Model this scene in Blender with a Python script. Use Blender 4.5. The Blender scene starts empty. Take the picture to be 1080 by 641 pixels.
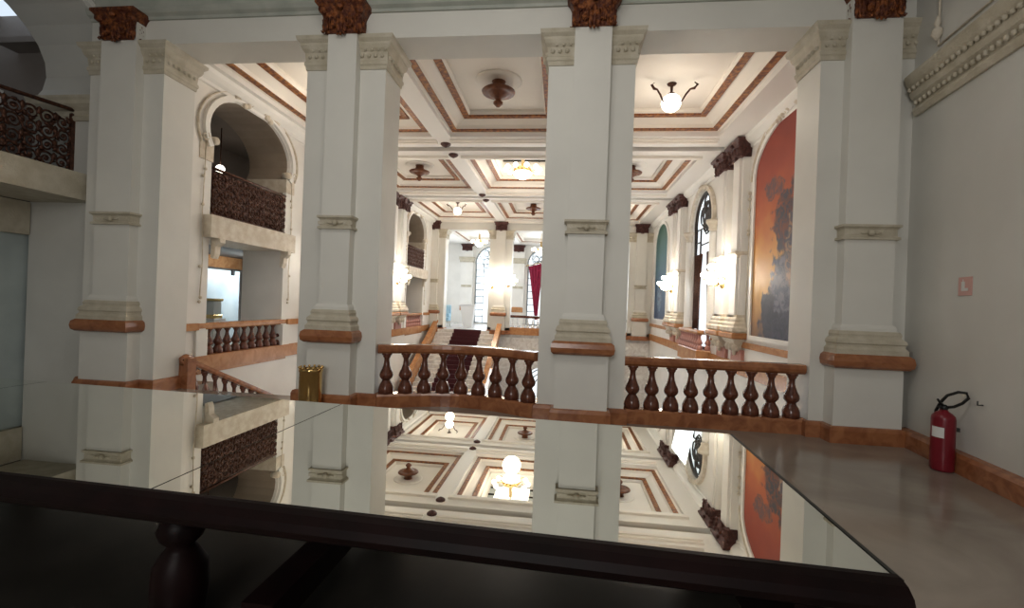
import bpy, math, random
from mathutils import Vector, Matrix
from mathutils.geometry import tessellate_polygon
random.seed(7)
PI = math.pi
S = bpy.context.scene
C = S.collection

# ------------------------------------------------------------ camera
def cam_axes(yaw, pit, rol):
    cy, sy, cp, sp, cr, sr = math.cos(yaw), math.sin(yaw), math.cos(pit), math.sin(pit), math.cos(rol), math.sin(rol)
    f = Vector((sy*cp, cy*cp, sp)); r = Vector((cy, -sy, 0)); u = r.cross(f)
    return cr*r + sr*u, cr*u - sr*r, f
_r, _u, _f = cam_axes(-0.110, 0.0, 0.0374)
cd = bpy.data.cameras.new('camera'); cam = bpy.data.objects.new('camera', cd); C.objects.link(cam)
cd.sensor_width = 36; cd.lens = 482/1080*36; cd.clip_start = .05; cd.clip_end = 200
m = Matrix((_r, _u, -_f)).transposed().to_4x4(); m.translation = Vector((0, 0, 1.6)); cam.matrix_world = m
S.camera = cam
# ------------------------------------------------------------ colour management, world
S.view_settings.view_transform = 'Standard'; S.view_settings.look = 'None'
S.view_settings.exposure = 0.0; S.view_settings.gamma = 1; S.view_settings.use_curve_mapping = False
w = bpy.data.worlds.new('world'); S.world = w; w.use_nodes = True
w.node_tree.nodes['Background'].inputs[0].default_value = (.75, .87, 1, 1)
w.node_tree.nodes['Background'].inputs[1].default_value = 1.0

def area(name, loc, look, sx, sy, power, col):
    l = bpy.data.lights.new(name, 'AREA'); l.shape = 'RECTANGLE'; l.size = sx; l.size_y = sy
    l.energy = power; l.color = col
    o = bpy.data.objects.new(name, l); C.objects.link(o); o.location = loc
    o.rotation_euler = (Vector(look)-Vector(loc)).to_track_quat('-Z', 'Y').to_euler()
    return o
def point(name, loc, power, col, r=.12):
    l = bpy.data.lights.new(name, 'POINT'); l.energy = power; l.color = col; l.shadow_soft_size = r
    o = bpy.data.objects.new(name, l); C.objects.link(o); o.location = loc
    return o
WARM = (1, .86, .70); DAY = (.86, .94, 1.0)
# overhead gallery fill; daylight of the unseen tall windows behind the viewer, of the far facade, of the side window and of the hall skylight
area('gallery_overhead_fill', (-1.2, 2.6, 6.5), (-1.2, 3.6, 0), 2.4, 1.6, 80, (1, .96, .90))  # added overhead fill for the gallery; its ceiling has no opening here
area('daylight_gallery_window', (-1.0, -4.3, 3.6), (-1.6, 6, 1.6), 2.6, 2.6, 185, (1, .97, .93))
area('daylight_side_gallery', (-12.3, 5.5, 3.3), (-8, 6.0, 3.0), 3.0, 3.0, 12, (.70, .87, 1))
area('daylight_far_window_a', (-4.9, 30.4, 3.0), (-4.9, 20, 2.2), 2.0, 3.8, 110, DAY)
area('daylight_far_window_b', (-1.3, 30.4, 3.0), (-1.3, 20, 2.2), 2.0, 3.8, 110, DAY)
area('daylight_far_window_c', (2.3, 30.4, 3.0), (2.3, 20, 2.2), 2.0, 3.8, 80, DAY)
area('daylight_far_side', (-9.8, 27.5, 3.0), (-5, 27.0, 2.4), 2.6, 3.8, 90, DAY)
area('daylight_side_window', (4.3, 15.5, 3.1), (-6, 15.5, 1.0), 1.8, 3.6, 60, DAY)
area('daylight_skylight', (-1.51, 15.5, 6.75), (-1.51, 15.5, 0), 1.2, 2.0, 14, (1, .95, .88))
area('daylight_lower_hall', (-1.2, 21.0, -2.6), (-1.2, 12, -3.6), 5.0, 2.4, 90, DAY)

# ------------------------------------------------------------ materials
def mat(name, col, rough=.6, col2=None, scale=3.0, metal=0, bump=0, bscale=20, emis=None, estr=0, spec=.4, contrast=(.35, .65), coat=0, detail=5, distort=0):
    m = bpy.data.materials.new(name); m.use_nodes = True; t = m.node_tree; b = t.nodes['Principled BSDF']
    b.inputs['Base Color'].default_value = (*col, 1); b.inputs['Roughness'].default_value = rough
    b.inputs['Metallic'].default_value = metal; b.inputs['Specular IOR Level'].default_value = spec
    if coat: b.inputs['Coat Weight'].default_value = coat; b.inputs['Coat Roughness'].default_value = .15
    tc = t.nodes.new('ShaderNodeTexCoord')
    if col2:
        n = t.nodes.new('ShaderNodeTexNoise'); n.inputs['Scale'].default_value = scale; n.inputs['Detail'].default_value = detail
        n.inputs['Distortion'].default_value = distort
        t.links.new(tc.outputs['Object'], n.inputs['Vector'])
        r = t.nodes.new('ShaderNodeValToRGB'); r.color_ramp.elements[0].color = (*col, 1); r.color_ramp.elements[1].color = (*col2, 1)
        r.color_ramp.elements[0].position, r.color_ramp.elements[1].position = contrast
        t.links.new(n.outputs['Fac'], r.inputs['Fac']); t.links.new(r.outputs['Color'], b.inputs['Base Color'])
    if bump:
        n2 = t.nodes.new('ShaderNodeTexNoise'); n2.inputs['Scale'].default_value = bscale; n2.inputs['Detail'].default_value = 4
        t.links.new(tc.outputs['Object'], n2.inputs['Vector'])
        bp = t.nodes.new('ShaderNodeBump'); bp.inputs['Strength'].default_value = bump; bp.inputs['Distance'].default_value = .03
        t.links.new(n2.outputs['Fac'], bp.inputs['Height']); t.links.new(bp.outputs['Normal'], b.inputs['Normal'])
    if emis:
        b.inputs['Emission Color'].default_value = (*emis, 1); b.inputs['Emission Strength'].default_value = estr
    return m
M = dict(
    paint=mat('pier_paint', (.68, .665, .615), .45, (.73, .715, .66), 1.2, spec=.35),
    wallg=mat('gallery_wall_paint', (.58, .57, .53), .5, (.63, .62, .58), 1.0, spec=.3),
    white=mat('hall_white_stucco', (.78, .76, .72), .5, (.84, .82, .78), 1.5),
    ceil=mat('ceiling_cream', (.80, .75, .68), .6, (.84, .79, .72), 1.0),
    beam=mat('beam_white', (.82, .79, .75), .5),
    aged=mat('aged_plaster', (.46, .41, .31), .6, (.57, .52, .42), 5, bump=.35, bscale=40),
    orn=mat('ornament_plaster', (.58, .50, .39), .6, (.72, .66, .56), 7, bump=.35, bscale=40),
    marble=mat('orange_brown_marble', (.23, .08, .034), .22, (.37, .15, .065), 5, spec=.5, distort=1.2),
    marbled=mat('dark_red_marble', (.06, .018, .011), .2, (.16, .052, .028), 7, spec=.5, distort=1.2),
    ochre=mat('ochre_marble', (.40, .17, .065), .25, (.52, .26, .11), 5, distort=1.0),
    rosy=mat('rosy_marble', (.36, .14, .11), .3, (.48, .22, .17), 8, distort=1.0),
    pale=mat('pale_veined_marble', (.62, .58, .54), .3, (.80, .78, .75), 3, distort=2.0),
    gilt=mat('gilt_brown_carving', (.09, .022, .010), .4, (.34, .11, .03), 16, metal=.25, bump=.8, bscale=45, contrast=(.42, .7)),
    giltd=mat('dark_brown_carving', (.05, .014, .012), .5, (.11, .035, .025), 16, bump=.8, bscale=45),
    gold=mat('gold_trim', (.13, .032, .010), .45, (.40, .15, .028), 12, metal=.1, contrast=(.4, .65)),
    red=mat('rosette_wood', (.11, .032, .012), .35, (.19, .065, .025), 10),
    iron=mat('bronze_ironwork', (.045, .020, .014), .4, (.12, .05, .03), 20, metal=.5),
    floor=mat('gallery_floor_marble', (.20, .165, .135), .13, (.29, .25, .21), .8, distort=1.5, spec=.5),
    mirror=mat('mirror_glass', (.80, .815, .765), 0.0, metal=1),
    dark=mat('dark_mahogany', (.004, .002, .002), .45, (.008, .003, .003), 6, spec=.08),
    lining=mat('arch_reveal_brown', (.27, .215, .165), .6, (.33, .27, .21), 2),
    doorg=mat('grey_green_door_glass', (.36, .41, .41), .3, (.44, .50, .49), 1.5),
    undershade=mat('under_table_shade', (.020, .018, .015), .3, (.028, .025, .021), 3, spec=.15),  # shade below the table put into a near black colour
    black=mat('black_rubber', (.01, .01, .01), .35),
    exred=mat('extinguisher_red', (.16, .008, .016), .3, (.19, .011, .02), 5),
    brass=mat('polished_brass', (.62, .42, .16), .16, (.72, .50, .22), 3, metal=1),
    steel=mat('pale_metal', (.55, .53, .48), .3, metal=.9),
    glow=mat('lamp_glass_lit', (1, 1, .95), .3, emis=(1, .93, .80), estr=4.5),
    glow2=mat('small_bulb_lit', (1, 1, .95), .3, emis=(1, .93, .82), estr=26),
    pane=mat('daylit_glass', (.9, .95, 1), .3, emis=(.84, .93, 1.0), estr=1.0),
    paneb=mat('blue_daylit_glass', (.5, .8, .9), .3, emis=(.10, .55, .72), estr=.8),
    sky=mat('skylight_glass', (.30, .28, .24), .3, (.42, .42, .38), 2, emis=(.5, .62, .62), estr=.25),
    lead=mat('dark_leading', (.03, .02, .015), .5),
    leadg=mat('grey_leading', (.30, .33, .34), .5),
    frost=mat('frosted_screen', (.62, .70, .74), .35, (.74, .80, .82), 2),
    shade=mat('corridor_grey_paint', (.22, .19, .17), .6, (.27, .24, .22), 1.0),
    cloth=mat('white_cloth', (.85, .86, .88), .7),
    blue=mat('pale_blue_fabric', (.30, .52, .68), .7, (.50, .70, .80), 4),
    curtain=mat('crimson_velvet', (.20, .004, .03), .7, (.28, .008, .045), 6),
    carpet=mat('dark_red_carpet', (.045, .008, .012), .9, (.075, .014, .018), 30),
    pink=mat('faded_red_sign', (.62, .36, .32), .5),
    label=mat('paper_label', (.70, .70, .68), .6),
    seam=mat('seam_black', (.012, .012, .01), .6),
    hook=mat('hook_metal', (.10, .10, .10), .4, metal=.8),
    low=mat('lower_floor_marble', (.45, .43, .42), .25, (.62, .60, .58), 2, distort=1.5),
    frieze=mat('painted_frieze', (.36, .38, .34), .6, (.46, .47, .42), 3),
)

def painting_mat(name, stops, zlo, zhi, figs, figcols):
    m = bpy.data.materials.new(name); m.use_nodes = True; t = m.node_tree; b = t.nodes['Principled BSDF']
    b.inputs['Roughness'].default_value = .55
    tc = t.nodes.new('ShaderNodeTexCoord'); sp = t.nodes.new('ShaderNodeSeparateXYZ'); t.links.new(tc.outputs['Object'], sp.inputs[0])
    mr = t.nodes.new('ShaderNodeMapRange'); mr.inputs[1].default_value = zlo; mr.inputs[2].default_value = zhi
    t.links.new(sp.outputs['Z'], mr.inputs[0])
    n0 = t.nodes.new('ShaderNodeTexNoise'); n0.inputs['Scale'].default_value = 1.6; t.links.new(tc.outputs['Object'], n0.inputs['Vector'])
    ad = t.nodes.new('ShaderNodeMath'); ad.operation = 'MULTIPLY_ADD'; t.links.new(n0.outputs['Fac'], ad.inputs[0]); ad.inputs[1].default_value = .25
    t.links.new(mr.outputs[0], ad.inputs[2])
    sb = t.nodes.new('ShaderNodeMath'); sb.operation = 'SUBTRACT'; t.links.new(ad.outputs[0], sb.inputs[0]); sb.inputs[1].default_value = .125
    r = t.nodes.new('ShaderNodeValToRGB'); e = r.color_ramp.elements
    e[0].position, e[0].color = stops[0][0], (*stops[0][1], 1); e[1].position, e[1].color = stops[-1][0], (*stops[-1][1], 1)
    for p, c in stops[1:-1]: x = e.new(p); x.color = (*c, 1)
    t.links.new(sb.outputs[0], r.inputs['Fac'])
    cur = r.outputs['Color']
    # painted figures: noisy ellipses (y, z, ry, rz) in the canvas's own coordinates
    n1 = t.nodes.new('ShaderNodeTexNoise'); n1.inputs['Scale'].default_value = 4.0; n1.inputs['Detail'].default_value = 6; t.links.new(tc.outputs['Object'], n1.inputs['Vector'])
    n3 = t.nodes.new('ShaderNodeTexNoise'); n3.inputs['Scale'].default_value = 5.0; n3.inputs['Detail'].default_value = 3; n3.inputs['Distortion'].default_value = 1.5; t.links.new(tc.outputs['Object'], n3.inputs['Vector'])
    for (cy, cz, ry, rz), (ca, cb) in zip(figs, figcols):
        def mth(op, a, bb):
            q = t.nodes.new('ShaderNodeMath'); q.operation = op
            for i, v in enumerate((a, bb)):
                if v is None: continue
                if isinstance(v, (int, float)): q.inputs[i].default_value = v
                else: t.links.new(v, q.inputs[i])
            return q.outputs[0]
        dy = mth('DIVIDE', mth('SUBTRACT', sp.outputs['Y'], cy), ry); dz = mth('DIVIDE', mth('SUBTRACT', sp.outputs['Z'], cz), rz)
        d = mth('ADD', mth('MULTIPLY', dy, dy), mth('MULTIPLY', dz, dz))
        d = mth('ADD', d, mth('MULTIPLY', mth('SUBTRACT', n1.outputs['Fac'], .5), 3.2))
        k = t.nodes.new('ShaderNodeMapRange'); k.inputs[1].default_value = .8; k.inputs[2].default_value = 1.15; k.inputs[3].default_value = 1; k.inputs[4].default_value = 0
        t.links.new(d, k.inputs[0])
        fr = t.nodes.new('ShaderNodeValToRGB'); fr.color_ramp.elements[0].color = (*ca, 1); fr.color_ramp.elements[1].color = (*cb, 1)
        fr.color_ramp.elements[0].position, fr.color_ramp.elements[1].position = .42, .6
        t.links.new(n3.outputs['Fac'], fr.inputs['Fac'])
        mx = t.nodes.new('ShaderNodeMix'); mx.data_type = 'RGBA'; t.links.new(k.outputs[0], mx.inputs[0]); t.links.new(cur, mx.inputs[6]); t.links.new(fr.outputs['Color'], mx.inputs[7])
        cur = mx.outputs[2]
    t.links.new(cur, b.inputs['Base Color'])
    return m

# ------------------------------------------------------------ mesh builder
class MB:
    def __init__(s): s.v = []; s.f = []; s.sm = []
    def add(s, vs, fs, smooth=False):
        o = len(s.v); s.v += [tuple(v) for v in vs]
        for f in fs: s.f.append(tuple(i+o for i in f)); s.sm.append(smooth)
        return s
    def box(s, x0, x1, y0, y1, z0, z1):
        v = [(x0,y0,z0),(x1,y0,z0),(x1,y1,z0),(x0,y1,z0),(x0,y0,z1),(x1,y0,z1),(x1,y1,z1),(x0,y1,z1)]
        return s.add(v, [(3,2,1,0),(4,5,6,7),(0,1,5,4),(1,2,6,5),(2,3,7,6),(3,0,4,7)])
    def bevbox(s, x0, x1, y0, y1, z0, z1, b=.01):
        return s.sweep([(x0+b,y0+b),(x1-b,y0+b),(x1-b,y1-b),(x0+b,y1-b)], [(0,z0),(b,z0+b),(b,z1-b),(0,z1)], True, capends=True)
    def lathe(s, prof, c=(0,0,0), n=16, axis='z', smooth=True):
        vs, fs = [], []
        for r, z in prof:
            for k in range(n):
                a = 2*PI*k/n; p = (r*math.cos(a), r*math.sin(a), z)
                if axis == 'x': p = (p[2], p[0], p[1])
                if axis == 'y': p = (p[0], p[2], p[1])
                vs.append((p[0]+c[0], p[1]+c[1], p[2]+c[2]))
        for i in range(len(prof)-1):
            for k in range(n):
                fs.append((i*n+k, i*n+(k+1)%n, (i+1)*n+(k+1)%n, (i+1)*n+k))
        fs.append(tuple(range(n-1, -1, -1))); fs.append(tuple(range((len(prof)-1)*n, len(prof)*n)))
        return s.add(vs, fs, smooth)
    def sphere(s, c, r, n=12, sc=(1,1,1)):
        prof = [(max(1e-4, r*math.sin(PI*i/(n//2)))*1, -r*math.cos(PI*i/(n//2))) for i in range(n//2+1)]
        o = len(s.v); s.lathe(prof, (0,0,0), n)
        for i in range(o, len(s.v)):
            v = s.v[i]; s.v[i] = (v[0]*sc[0]+c[0], v[1]*sc[1]+c[1], v[2]*sc[2]+c[2])
        return s
    def tube(s, pts, r, n=6):
        pts = [Vector(p) for p in pts]; vs, fs = [], []
        up = Vector((0.13, .21, 1)).normalized()
        for i, p in enumerate(pts):
            d = (pts[min(i+1, len(pts)-1)]-pts[max(i-1, 0)]).normalized()
            a = d.cross(up)
            if a.length < .05: a = d.cross(Vector((1, 0, 0)))
            a.normalize(); b = a.cross(d); rr = r[i] if isinstance(r, (list, tuple)) else r
            for k in range(n):
                t = 2*PI*k/n; vs.append(p+(a*math.cos(t)+b*math.sin(t))*rr)
        for i in range(len(pts)-1):
            for k in range(n): fs.append((i*n+k, i*n+(k+1)%n, (i+1)*n+(k+1)%n, (i+1)*n+k))
        fs.append(tuple(range(n-1, -1, -1))); fs.append(tuple(range((len(pts)-1)*n, len(pts)*n)))
        return s.add(vs, fs, True)
    def sweep(s, path, prof, closed=False, capends=False, z=None):
        """profile (offset to the right-hand/outer side, z) along a polyline in XY (mitred); z: per-point height added"""
        n = len(path); P = [Vector((p[0], p[1])) for p in path]; vs, fs = [], []
        def nrm(a, b): d = (b-a).normalized(); return Vector((d.y, -d.x))
        for i in range(n):
            if closed: n1 = nrm(P[i-1], P[i]); n2 = nrm(P[i], P[(i+1) % n])
            else:
                n1 = nrm(P[max(i-1,0)], P[max(i,1)]); n2 = nrm(P[min(i, n-2)], P[min(i+1, n-1)])
            mn = (n1+n2)/max(.25, 1+n1.dot(n2))
            zz = z[i] if z else 0
            for o, h in prof: vs.append((P[i].x+mn.x*o, P[i].y+mn.y*o, h+zz))
        k = len(prof)
        for i in range(n if closed else n-1):
            j = (i+1) % n
            for q in range(k-1 if closed and capends else k if not closed else k-1):
                q2 = (q+1) % k
                fs.append((i*k+q, j*k+q, j*k+q2, i*k+q2))
        if not closed: fs.append(tuple(range(k-1, -1, -1))); fs.append(tuple((n-1)*k+q for q in range(k)))
        if closed and capends:
            fs.append(tuple(i*k for i in range(n-1, -1, -1))); fs.append(tuple(i*k+k-1 for i in range(n)))
        return s.add(vs, fs)
    def prism(s, outline, holes, fn, t0, t1):
        """2D outline (with holes) extruded; fn(a, b, t) maps to 3D"""
        loops = [outline]+list(holes)
        tri = tessellate_polygon([[Vector((a, b, 0)) for a, b in l] for l in loops])
        flat = [p for l in loops for p in l]; n = len(flat)
        vs = [fn(a, b, t0) for a, b in flat]+[fn(a, b, t1) for a, b in flat]
        fs = [tuple(t) for t in tri]+[tuple(i+n for i in reversed(t)) for t in tri]
        o = 0
        for l in loops:
            k = len(l)
            for i in range(k): j = (i+1) % k; fs.append((o+i, o+j, o+j+n, o+i+n))
            o += k
        return s.add(vs, fs)
    def build(s, name, m, parent=None, loc=None):
        me = bpy.data.meshes.new(name); me.from_pydata(s.v, [], s.f); me.update()
        me.polygons.foreach_set('use_smooth', s.sm)
        me.materials.append(M[m] if isinstance(m, str) else m)
        import bmesh
        bm = bmesh.new(); bm.from_mesh(me); bmesh.ops.recalc_face_normals(bm, faces=bm.faces); bm.to_mesh(me); bm.free()
        o = bpy.data.objects.new(name, me); C.objects.link(o)
        if parent: o.parent = parent
        if loc: o.location = loc
        return o
def struct(name, mb, m, parent=None):
    o = mb.build(name, m, parent)
    if not parent: o['kind'] = 'structure'
    return o
def tag(o, label, cat, group=None):
    o['label'] = label; o['category'] = cat
    if group: o['group'] = group
    return o
def thing(name, label, cat, loc=(0,0,0), rz=0, group=None):
    o = bpy.data.objects.new(name, None); C.objects.link(o); o.location = loc; o.rotation_euler = (0,0,rz); o.empty_display_size = .1
    return tag(o, label, cat, group)
def dup(root, loc, label, rz=None, group=None):
    r = root.copy(); C.objects.link(r); r.location = loc; r['label'] = label
    if rz is not None: r.rotation_euler = (0, 0, rz)
    if group: r['group'] = group
    for ch in list(root.children):
        c = ch.copy(); C.objects.link(c); c.parent = r
        for g in list(ch.children):
            d = g.copy(); C.objects.link(d); d.parent = c
    return r

# grid of the hall
PX = [-6.92, -3.31, .285, 3.87]
XL, XR = -7.0, 4.45            # hall side walls
BY = [9.55, 15.5, 21.1]        # bay centres
BX = [-5.10, -1.51, 2.09]
ZC = 5.88                      # beam soffit
# ============================================================ SETTING
# gallery floor, with the bowed edge under the balustrade
bow = [(-2.7, 6.75)]+[(-2.7+2.39*i/12, 6.75+.38*math.sin(PI*i/12)) for i in range(1, 12)]+[(-.31, 6.75)]
fl = [(-13, -5), (4.6, -5), (4.6, 7.05)]+[(x, y) for x, y in reversed(bow)]+[(-3.9, 6.75), (-3.9, 6.9), (-6.2, 6.9), (-6.2, 7.6), (-13, 7.6)]
struct('floor', MB().prism(fl, [], lambda a, b, t: (a, b, t), 0, -.35), 'floor')
# right gallery wall, slightly splayed
struct('wall_right_gallery', MB().prism([(4.42, 6.46), (4.12, 4.3), (3.95, -5), (4.6, -5), (4.9, 7.05), (4.42, 7.05)], [], lambda a, b, t: (a, b, t), 0, 6.6), 'wallg')
rp = [(3.95, -4.9), (4.12, 4.3), (4.40, 6.35)]
rpr = list(reversed(rp))
struct('baseboard_right', MB().sweep(rp, [(-.09, 0), (-.09, .17), (-.07, .21), (0, .22), (.02, .22), (.02, 0)]), 'marble')
corn = [(0, 4.18), (-.03, 4.18), (-.05, 4.24), (-.05, 4.27), (-.02, 4.30), (-.02, 4.36), (-.07, 4.40), (-.09, 4.46), (-.09, 4.52), (-.12, 4.56), (-.15, 4.64), (-.15, 4.68), (0, 4.70)]
cr = struct('trim_1', MB().sweep(rp, corn), 'aged')
dn = MB()
for i in range(60):
    t = i/59
    y = 6.28-t*5.2; x = 4.12+(4.42-4.12)*(y-4.3)/2.16 if y > 4.3 else 4.12-.17*(4.3-y)/9.3
    dn.sphere((x-.06, y, 4.33), .028, 6, (1, 1, 1.2)); dn.sphere((x-.11, y+.04, 4.50), .03, 6)
struct('trim_1_beads', dn, 'aged', cr)
# thin panel mouldings and a tassel above the cornice
pm = MB().tube([(4.33, 5.95, 4.86), (4.33, 5.95, 6.3)], .012).tube([(4.33, 5.95, 4.86), (4.08, 4.2, 4.86), (4.0, 0, 4.86)], .012)
struct('trim_2', pm, 'orn')
tassel = MB().lathe([(.005, .22), (.02, .18), (.035, .12), (.02, .08), (.05, .05), (.06, 0), (.03, -.05), (.005, -.08)], (4.31, 5.95, 5.0), 8)
tag(tassel.build('tassel', 'orn'), 'small plaster tassel ornament at the end of a thin moulding above the right cornice', 'ornament')
# back wall of the gallery with two tall windows, gallery ceiling
holes = [[(-2.6, 1.3), (.6, 1.3), (.6, 4.5), (-2.6, 4.5)]]
struct('wall_back', MB().prism([(-13, 0), (4.6, 0), (4.6, 6.6), (-13, 6.6)], holes, lambda a, b, t: (a, t, b), -5, -4.7), 'wallg')
struct('window_1', MB().box(-2.62, .62, -4.88, -4.84, 1.28, 4.52), 'pane')
struct('ceiling_gallery', MB().box(-13, 4.9, -5, 6.46, 6.6, 6.8), 'wallg')
# ---------------- left gallery side wall X=-7.55 with arch and balcony
def arch_pts(c, half, z0, zs, rx, rz, zc, n=20, notch=.0):
    """opening outline (a, z): straight jambs, small notch at the capital, horseshoe head"""
    th = math.asin(max(-1, min(1, (zs-zc)/rz)))
    p = [(c-half, z0), (c-half, zs-.02)]
    for i in range(n+1):
        a = PI-th+(2*th-PI)*i/n
        p.append((c+rx*math.cos(a), zc+rz*math.sin(a)))
    p += [(c+half, zs-.02), (c+half, z0)]
    return p
o1 = arch_pts(4.85, 1.85, 0.001, 4.70, 2.02, 1.2, 5.2)
wl = struct('wall_left_gallery', MB().prism([(-5, 0), (7.05, 0), (7.05, 6.6), (-5, 6.6)], [o1], lambda a, b, t: (t, a, b), -7.56, -8.9), 'wallg')
struct('door_1', MB().box(-9.0, -8.95, 2.9, 6.9, 0, 2.45), 'doorg')
struct('trim_34', MB().box(-9.02, -8.86, 2.9, 6.68, 2.45, 2.99), 'aged')
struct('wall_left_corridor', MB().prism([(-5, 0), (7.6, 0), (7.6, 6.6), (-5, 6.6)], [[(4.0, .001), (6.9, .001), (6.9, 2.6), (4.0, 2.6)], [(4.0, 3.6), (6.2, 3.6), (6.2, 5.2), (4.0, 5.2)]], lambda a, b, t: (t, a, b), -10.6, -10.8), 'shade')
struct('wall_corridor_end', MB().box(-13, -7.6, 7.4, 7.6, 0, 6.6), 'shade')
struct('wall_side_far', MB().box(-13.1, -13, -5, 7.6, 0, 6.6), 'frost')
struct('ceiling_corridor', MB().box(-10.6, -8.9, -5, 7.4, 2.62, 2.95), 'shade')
struct('trim_3', MB().box(-10.58, -10.45, -2, 7.38, 4.9, 5.2).box(-10.58, -10.5, -2, 7.38, 4.6, 4.7), 'white')
# arch moulding and jamb capital
def arch_trim(c, rx, rz, zs, zc, X, w, d, n=28):
    th = math.asin((zs-zc)/rz); o = []; i_ = []
    for i in range(n+1):
        a = PI-th+(2*th-PI)*i/n
        i_.append((c+(rx+.015)*math.cos(a), zc+(rz+.015)*math.sin(a))); o.append((c+(rx+w)*math.cos(a), zc+(rz+w)*math.sin(a)))
    return MB().prism(i_+list(reversed(o)), [], lambda a, b, t: (t, a, b), X, X+d)
struct('trim_4', arch_trim(4.85, 2.02, 1.2, 4.70, 5.2, -7.58, .10, .09), 'white')
capprof = [(-.02, 0), (.03, 0), (.05, .05), (.02, .08), (.03, .14), (.07, .18), (.10, .22), (.10, .27), (.12, .30), (.12, .33), (-.02, .33)]
struct('trim_5', MB().sweep([(-8.9, 6.7), (-7.56, 6.7), (-7.56, 6.85)], [(o*1.2, z*1.15+4.34) for o, z in capprof]), 'aged')
# balcony of the left gallery
bt = thing('balcony', 'near left stone balcony with bronze scroll railing high in the gallery arch', 'balcony', (-8.13, 4.85, 3.0))
MB().sweep([(-.7, 1.85), (.08, 1.85), (.08, -1.85), (-.7, -1.85)], [(-.0, 0), (-.0, .06), (-.03, .1), (-.03, .22), (.02, .28), (.04, .34), (.04, .42), (-.4, .42), (-.4, 0)]).box(-.7, .08, -1.85, 1.85, .0, .40).build('slab', 'aged', bt)
def scroll(mb, x, y, z, r, turns=1.6, r0=.012, sgn=1, ph=0, depth=0):
    pts = []
    n = int(10*turns)+4
    for i in range(n+1):
        t = i/n; a = ph+sgn*turns*2*PI*t; rr = r*(1-t*.85)
        pts.append((x+depth*t, y+rr*math.cos(a), z+rr*math.sin(a)))
    mb.tube(pts, [r0*(1-.4*i/n) for i in range(n+1)], 5)
def scroll_panel(y0, y1, z0, z1, cell, r0=.014):
    mb = MB(); ny = max(1, round((y1-y0)/cell)); nz = max(1, round((z1-z0)/cell)); dy = (y1-y0)/ny; dz = (z1-z0)/nz
    for i in range(ny):
        for j in range(nz):
            cy = y0+(i+.5)*dy; cz = z0+(j+.5)*dz; sg = 1 if (i+j) % 2 else -1
            scroll(mb, random.uniform(-.01, .01), cy, cz, min(dy, dz)*.56, 1.7, r0, sg, random.uniform(0, 6))
            mb.sphere((0, cy, cz), r0*1.8, 6)
            mb.sphere((0, cy+dy*.5, cz+dz*.3), r0*2.2, 6, (.6, 1, 1.6))
            for q in range(3):      # acanthus leaves
                a = random.uniform(0, 6.28); L = cell*.45
                pts = [(.0, cy+dy*.4*math.cos(a)+L*t*math.cos(a+1+t), cz+dz*.4*math.sin(a)+L*t*math.sin(a+1+t)) for t in (0, .3, .6, 1)]
                mb.tube(pts, [r0*.6, r0*1.9, r0*1.5, r0*.3], 4)
    return mb
scroll_panel(-1.8, 1.8, .5, 1.36, .22, .019).build('scrollwork', 'iron', bt)
curve = [(.02-.0, -1.85+3.7*i/20, 1.40+.12*abs(1-i/10)**1.2) for i in range(21)]
MB().tube(curve, .032, 8).build('top_rail', 'iron', bt)
MB().box(-.02, .03, -1.85, 1.85, .42, .47).build('bottom_rail', 'iron', bt)
for s_ in (-1, 1): MB().bevbox(-.02, .03, s_*1.82-.03, s_*1.82+.03, .42, 1.46).build('post', 'iron', bt)

# ---------------- architrave over the near piers
struct('trim_6', MB().box(-7.56, 4.5, 6.45, 7.05, 5.43, 5.84).box(-7.56, 4.5, 6.45, 7.05, 5.84, 6.6), 'paint')
struct('trim_7', MB().sweep([(-7.56, 6.45), (4.42, 6.45)], [(0, 5.80), (.03, 5.80), (.04, 5.84), (.09, 5.87), (.12, 5.92), (.12, 5.95), (-.02, 5.95), (-.02, 5.80)]), 'frieze')
struct('trim_8', MB().box(-7.5, 4.4, 6.42, 6.449, 5.95, 6.6), 'frieze')

# ---------------- hall side walls
OP = 1.22
mural = painting_mat('mural_orange', [(0, (.05, .05, .08)), (.10, (.35, .17, .05)), (.22, (.62, .33, .06)), (.42, (.60, .27, .05)), (.58, (.45, .10, .02)), (.78, (.30, .04, .015)), (1, (.20, .02, .01))], 1.0, 5.7,
    [(-.55, 2.6, 1.15, 1.6), (.15, 1.9, .65, 1.0), (.05, 3.5, .7, .7), (.75, 4.3, .5, .22), (.1, 1.3, 1.1, .35), (.85, 1.65, .32, .55), (-.1, 2.9, .22, .8), (-.45, 2.1, .15, .6)],
    [((.012, .018, .045), (.13, .085, .07)), ((.02, .03, .08), (.15, .14, .19)), ((.16, .04, .018), (.03, .03, .05)), ((.10, .05, .06), (.25, .06, .025)), ((.01, .013, .035), (.04, .04, .08)), ((.012, .016, .035), (.035, .035, .06)), ((.34, .19, .12), (.06, .06, .09)), ((.28, .21, .19), (.06, .07, .13))])
mural2 = painting_mat('mural_blue', [(0, (.01, .03, .10)), (.4, (.02, .08, .16)), (.7, (.025, .11, .12)), (1, (.03, .09, .05))], 1.0, 5.5,
    [(.2, 2.2, .5, .7)], [((.05, .08, .14), (.12, .2, .28))])
def side_wall(X, t, opens, name):
    mb = MB(); hs = opens
    mb.prism([(7.05, -4.6), (24.5, -4.6), (24.5, 6.5), (7.05, 6.5)], hs, lambda a, b, tt: (tt, a, b), X, X+t)
    return struct(name, mb, 'white')
lop = [arch_pts(BY[i], OP, .345, 4.5, 1.36, .86, 4.86) for i in range(3)]
lop2 = []
side_wall(XL, -1.1, lop, 'wall_left')
ro = arch_pts(15.45, 1.08, .36, 4.35, 1.12, 1.0, 4.5)
side_wall(XR, .45, [ro], 'wall_right')
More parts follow.
